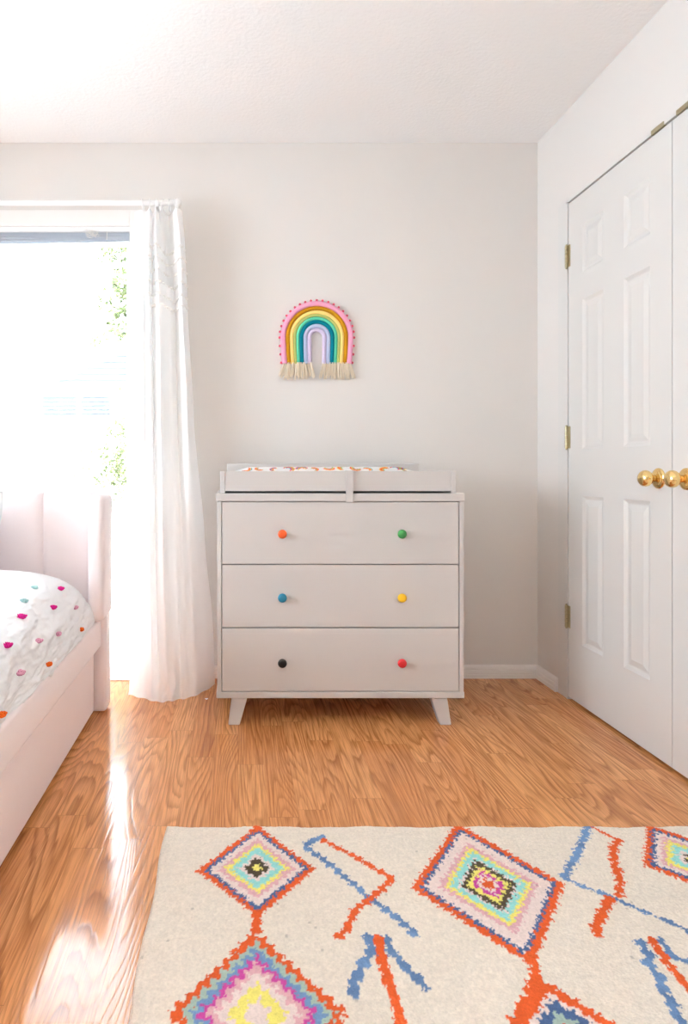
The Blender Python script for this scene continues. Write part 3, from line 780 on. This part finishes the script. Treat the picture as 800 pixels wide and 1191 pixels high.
tufts = [(70, 685, 'magenta', 1), (96, 682.5, 'magenta', 1), (61, 707, 'magenta', 1), (24, 717.5, 'magenta', 1.2), (8, 751, 'magenta', 1), (87, 707, 'rose', .9), (67, 738, 'rose', .9),
         (44.5, 746, 'rose', .9), (23, 783, 'rose', 1), (94, 732.6, 'orange', .9), (56, 773, 'orange', .9), (1, 832, 'orange', .9), (75.6, 671, 'aqua', .9), (40, 684, 'aqua', .9), (28, 699.5, 'aqua', .9),
         (-30, 700, 'magenta', 1), (-60, 740, 'rose', 1), (-40, 790, 'aqua', 1), (-90, 720, 'orange', 1), (-20, 820, 'rose', 1)]
cam0 = Vector((0, 0, CZ))
names = dict(magenta='magenta', rose='pale pink', orange='orange', aqua='pale blue-green')
for px, py, c, sc_ in tufts:
    d = Vector(((px-VX)/F, 1, -(py-VY)/F)).normalized(); hit, nrm, _, _ = tree_d.ray_cast(cam0, d)
    if hit is None:
        d = Vector(((px-7-VX)/F, 1, -(py-4-VY)/F)).normalized(); hit, nrm, _, _ = tree_d.ray_cast(cam0, d)
        if hit is None: continue
    if nrm.dot(d) > 0: nrm = -nrm
    b = nb(); R = .0158*sc_; q = nrm.to_track_quat('Z', 'Y')
    for k in range(26):
        a, rr_ = random.uniform(0, 2*PI), R*math.sqrt(random.random())*.85
        h = .007*(1-(rr_/R)**2)+.001; p = hit + q @ Vector((rr_*math.cos(a), rr_*math.sin(a), h*.7))
        ball(b, p, random.uniform(.0028, .0042), 1)
    ball(b, hit + nrm*.001, R*.9, 2, (1, 1, 1)) if False else None
    bmesh.ops.create_icosphere(b, subdivisions=2, radius=R*.85, matrix=Matrix.Translation(hit) @ q.to_matrix().to_4x4() @ Matrix.Diagonal((1, 1, .45, 1)))
    obj('tuft', b, M['tuft_'+c], dv, smooth=True, label=names[c]+' tufted dot')

# pillow: mostly beyond the left edge of the frame, its end just shows
def pillow(cx, cy, cz, hx, hy, hz, tilt):
    b = nb(); bmesh.ops.create_grid(b, x_segments=40, y_segments=30, size=1)
    top = [(v.co.x, v.co.y) for v in b.verts]; b.free(); b = nb()
    R = Matrix.Rotation(tilt, 3, 'X'); n1, n2 = 41, 31; g = {}
    for sgn in (1, -1):
        for i in range(n1):
            for j in range(n2):
                u_, v_ = i/(n1-1)*2-1, j/(n2-1)*2-1
                h = ((1-abs(u_)**3)*(1-abs(v_)**3))**.5 if abs(u_) < 1 and abs(v_) < 1 else 0
                sx = 1-.05*(1-abs(v_)**2)*0-.04*abs(v_)**2; p = Vector((u_*hx*sx, v_*hy*(1-.05*abs(u_)**2), sgn*h*hz*(1+.12*noise.noise(Vector((u_*3, v_*3, sgn))))))
                g[(sgn, i, j)] = b.verts.new(R @ p + Vector((cx, cy, cz)))
        for i in range(n1-1):
            for j in range(n2-1): b.faces.new((g[(sgn, i, j)], g[(sgn, i+1, j)], g[(sgn, i+1, j+1)], g[(sgn, i, j+1)]))
    bmesh.ops.remove_doubles(b, verts=b.verts, dist=1e-5); return b
tag(obj('pillow', pillow(-1.188, 2.33, .742, .315, .15, .06, math.radians(62)), M['pillow'], smooth=True, org=(-1.175, 2.33, .6)), 'white pillow leaning on the pink headboard at the left edge of the view', 'pillow')

# ---------------------------------------------------------------- small white scrap on the floor
b = nb(); c0 = at(240, 813.5, F*CZ/(813.5-VY)); pts = [(-.006, 0), (-.003, .005), (.002, .006), (.007, .003), (.006, -.003), (0, -.004)]
ring = [b.verts.new((c0.x+x, c0.y+y, .0015+.003*abs(x)/.007)) for x, y in pts]; mid = b.verts.new((c0.x, c0.y, .0035))
for k in range(6): b.faces.new((ring[k], ring[(k+1) % 6], mid))
r_ = bmesh.ops.extrude_face_region(b, geom=b.faces[:]); bmesh.ops.translate(b, vec=(0, 0, -.0012), verts=[g for g in r_['geom'] if isinstance(g, bmesh.types.BMVert)])
tag(obj('paper_scrap', b, M['pillow'], org=(c0.x, c0.y, 0)), 'tiny white scrap on the wood floor between the curtain hem and the dresser leg', 'scrap')

# ---------------------------------------------------------------- outside the patio door
b = nb(); box(b, -40, 30, YB+.15, 60, -.35, -.15); struct(obj('ground', b, M['lawn']))
hs = thing('neighbour_house', 'pale gabled house with grey lap siding, seen faintly through the patio door glass', 'house', (-3.4, 13, -.15))
hx0, hx1, hy = -4.7, .2, 13.0
b = nb(); box(b, hx0, hx1, hy, hy+5, -.15, 2.66)
obj('wall', b, M['siding'], hs)
ap, ev, xm, hw_ = 3.5, 2.66, -1.97, 1.95
b = nb()
for k in range(7):                                   # lapped boards closing the gable
    za = ev+k*.12; f0, f1 = max(0, (ap-za)/(ap-ev)), max(0, (ap-za-.12)/(ap-ev))
    V = [b.verts.new(p) for p in ((xm-hw_*f0, hy-.05, za), (xm+hw_*f0, hy-.05, za), (xm+hw_*f1+.001, hy-.012, za+.12), (xm-hw_*f1-.001, hy-.012, za+.12), (xm-hw_*f0, hy, za), (xm+hw_*f0, hy, za))]
    b.faces.new((V[0], V[1], V[2], V[3])); b.faces.new((V[4], V[5], V[1], V[0]))
obj('gable_siding', b, M['siding_grey'], hs)
for x0_, x1_ in ((-4.0, -3.3), (-3.2, -2.6)):       # louvred shutters
    b = nb(); z = 2.02
    while z < 2.5:
        V = [b.verts.new(p) for p in ((x0_, hy-.06, z), (x1_, hy-.06, z), (x1_, hy-.01, z+.075), (x0_, hy-.01, z+.075), (x1_, hy-.01, z), (x0_, hy-.01, z))]
        b.faces.new(V[:4]); b.faces.new((V[0], V[1], V[4], V[5])); z += .085
    obj('shutter', b, M['siding_grey'], hs)
b = nb(); e_ = .25; rv = [(xm-hw_-e_, ev-e_*.43), (xm, ap), (xm+hw_+e_, ev-e_*.43)]
V0 = [b.verts.new((x, 12.7, z+.1)) for x, z in rv]+[b.verts.new((x, 12.7, z)) for x, z in rv]
V1 = [b.verts.new((x, 18.4, z+.1)) for x, z in rv]+[b.verts.new((x, 18.4, z)) for x, z in rv]
for a, c in ((0, 1), (1, 2), (2, 5), (5, 4), (4, 3), (3, 0)): b.faces.new((V0[a], V0[c], V1[c], V1[a]))
b.faces.new((V0[0], V0[1], V0[4], V0[3])); b.faces.new((V0[1], V0[2], V0[5], V0[4])); b.faces.new((V1[0], V1[1], V1[4], V1[3])); b.faces.new((V1[1], V1[2], V1[5], V1[4]))
obj('roof', b, M['roof'], hs)

def leaves(bm, centre, rad, n, size, seed, flat=1.0):
    r = random.Random(seed)
    for _ in range(n):
        while True:
            p = Vector((r.uniform(-1, 1), r.uniform(-1, 1), r.uniform(-1, 1)))
            if p.length < 1 and noise.noise(p*2.3+Vector((seed, 0, 0))) > -.12: break
        p = Vector(centre)+Vector((p.x*rad[0], p.y*rad[1], p.z*rad[2])); s = size*r.uniform(.6, 1.3)
        R = Matrix.Rotation(r.uniform(0, 6.3), 3, Vector((r.uniform(-1, 1), r.uniform(-1, 1), r.uniform(-1, 1))).normalized())
        q = [Vector((-s, 0, 0)), Vector((-.2*s, .42*s, .08*s)), Vector((s, 0, 0)), Vector((-.2*s, -.42*s, .08*s))]
        v = [bm.verts.new(p+R @ a) for a in q]; bm.faces.new(v)
tr_ = thing('leafy_tree', 'tall leafy tree beyond the neighbouring house, at the right edge of the patio door glass', 'tree', (-2.2, 19.5, -.15))
b = nb(); tube(b, [(-2.2, 19.5, -.15), (-2.25, 19.5, 3.0), (-2.6, 19.4, 5.5), (-3.0, 19.3, 7.4)], lambda t: .22*(1-.75*t), 8)
for k, (dx, dz) in enumerate(((-4.0, 7.6), (-4.3, 6.2), (-3.8, 5.0), (-3.6, 7.9), (-1.2, 6.6))):
    tube(b, [(-2.45, 19.45, 4.2+.4*k), ((-2.4+dx)/2, 19.3, dz+.5), (dx, 19.1, dz-.2)], lambda t: .07*(1-.8*t), 6)
obj('trunk', b, M['bark'], tr_, smooth=True)
b = nb()
for i, (px, py, rx, rz, n) in enumerate([(125, 295, .36, .30, 70), (140, 290, .36, .36, 120), (143, 330, .42, .5, 220), (140, 375, .42, .6, 200), (122, 350, .27, .36, 40), (147, 345, .3, .6, 90),
      (112, 398, .21, .15, 30), (122, 390, .15, .15, 16), (130, 412, .15, .1, 14), (158, 330, .3, 1.0, 120), (175, 350, .5, 1.2, 260)]):
    leaves(b, at(px, py, 19.2), (rx, .5, rz), n, .125, 10+i)
obj('foliage', b, M['leaf'], tr_)
def shrub(name, label, spots, root, size, m):
    t = thing(name, label, 'shrub', root); b = nb()
    for i, (px, py, Y, rx, rz, n) in enumerate(spots): leaves(b, at(px, py, Y), (rx, .3, rz), n, size, 50+i+len(spots))
    obj('foliage', b, m, t)
    b = nb(); top = at(spots[0][0], spots[0][1], spots[0][2])
    for k in range(4): tube(b, [root, ((root[0]+top.x)/2+.06*k-.1, root[1], (root[2]+top.z)/2), (top.x+.1*k-.15, root[1], top.z)], .008, 5)
    obj('stem', b, M['bark'], t)
shrub('garden_shrub', 'yellow-green shrub against the right edge of the patio door glass', [(143, 525, 5.2, .15, .30, 620), (130, 540, 5.2, .2, .22, 420), (146, 480, 5.2, .08, .25, 110), (150, 560, 5.2, .2, .2, 200)], (-.9, 5.2, -.15), .026, M['leaf'])
shrub('pale_bush', 'faint pale bush behind the headboard, lower and further off than the shrub', [(118, 560, 6.4, .35, .25, 260), (135, 590, 6.4, .3, .2, 260), (105, 530, 6.4, .2, .15, 70)], (-1.4, 6.4, -.15), .03, M['leaf2'])

# ---------------------------------------------------------------- added fill lamp, unseen on the ceiling behind the camera
lp = thing('fill_lamp', 'added fill lamp, round with a milky glass dome, unseen on the ceiling behind the viewpoint', 'lamp', (-.35, .1, H))
b = nb(); lathe(b, [(0, .17), (.02, .17), (.025, .16)], (-.35, .1, H), (0, 0, -1), 40); obj('fill_lamp_base', b, M['rod'], lp, autosmooth=40)
em = bpy.data.materials.new('fill_lamp_glass'); em.use_nodes = True
eb = em.node_tree.nodes['Principled BSDF']; eb.inputs['Base Color'].default_value = (.9, .9, .88, 1); eb.inputs['Emission Color'].default_value = (1, .96, .90, 1); eb.inputs['Emission Strength'].default_value = 8
b = nb(); lathe(b, [(.025, .155), (.045, .15), (.07, .13), (.09, .09), (.1, .04), (.102, .005)], (-.35, .1, H), (0, 0, -1), 40); obj('glass_dome', b, em, lp, smooth=True)

# ---------------------------------------------------------------- light
wd = bpy.data.worlds.new('sky'); SC.world = wd; wd.use_nodes = True
bg = wd.node_tree.nodes['Background']; bg.inputs[0].default_value = (.77, .875, 1.0, 1); bg.inputs[1].default_value = 11
sun = bpy.data.lights.new('sun', 'SUN'); sun.energy = 90; sun.angle = math.radians(2); sun.color = (1, .96, .9)
so = bpy.data.objects.new('sun', sun); C.objects.link(so); so.rotation_euler = Vector((-.4, .35, -1.2)).to_track_quat('-Z', 'Y').to_euler()
def portal(name, loc, rot, sx, sy):
    l = bpy.data.lights.new(name, 'AREA'); l.shape = 'RECTANGLE'; l.size = sx; l.size_y = sy; l.cycles.is_portal = True
    o = bpy.data.objects.new(name, l); C.objects.link(o); o.location = loc; o.rotation_euler = rot
portal('portal_patio', ((OX0+OX1)/2, YB+WT+.01, OZ/2), (-PI/2, 0, 0), OX1-OX0, OZ)
portal('portal_side', (XL-WT-.01, (LW[0]+LW[1])/2, (LW[2]+LW[3])/2), (0, -PI/2, 0), LW[3]-LW[2], LW[1]-LW[0])

# ---------------------------------------------------------------- camera and view
cam = bpy.data.cameras.new('camera'); co = bpy.data.objects.new('camera', cam); C.objects.link(co)
co.location = (0, 0, CZ); co.rotation_euler = (PI/2, 0, 0)
cam.sensor_width = 36; cam.sensor_fit = 'AUTO'; cam.lens = 36*F/1191
cam.shift_x = (400-VX)/1191; cam.shift_y = -(595.5-VY)/1191
cam.clip_start = .02; cam.clip_end = 200
SC.camera = co
SC.view_settings.view_transform = 'Standard'; SC.view_settings.look = 'None'; SC.view_settings.gamma = 1; SC.view_settings.use_curve_mapping = False
SC.view_settings.exposure = 0.76
cy = SC.cycles; cy.use_denoising = True; cy.max_bounces = 12; cy.diffuse_bounces = 8; cy.glossy_bounces = 4; cy.transparent_max_bounces = 12
cy.sample_clamp_indirect = 12
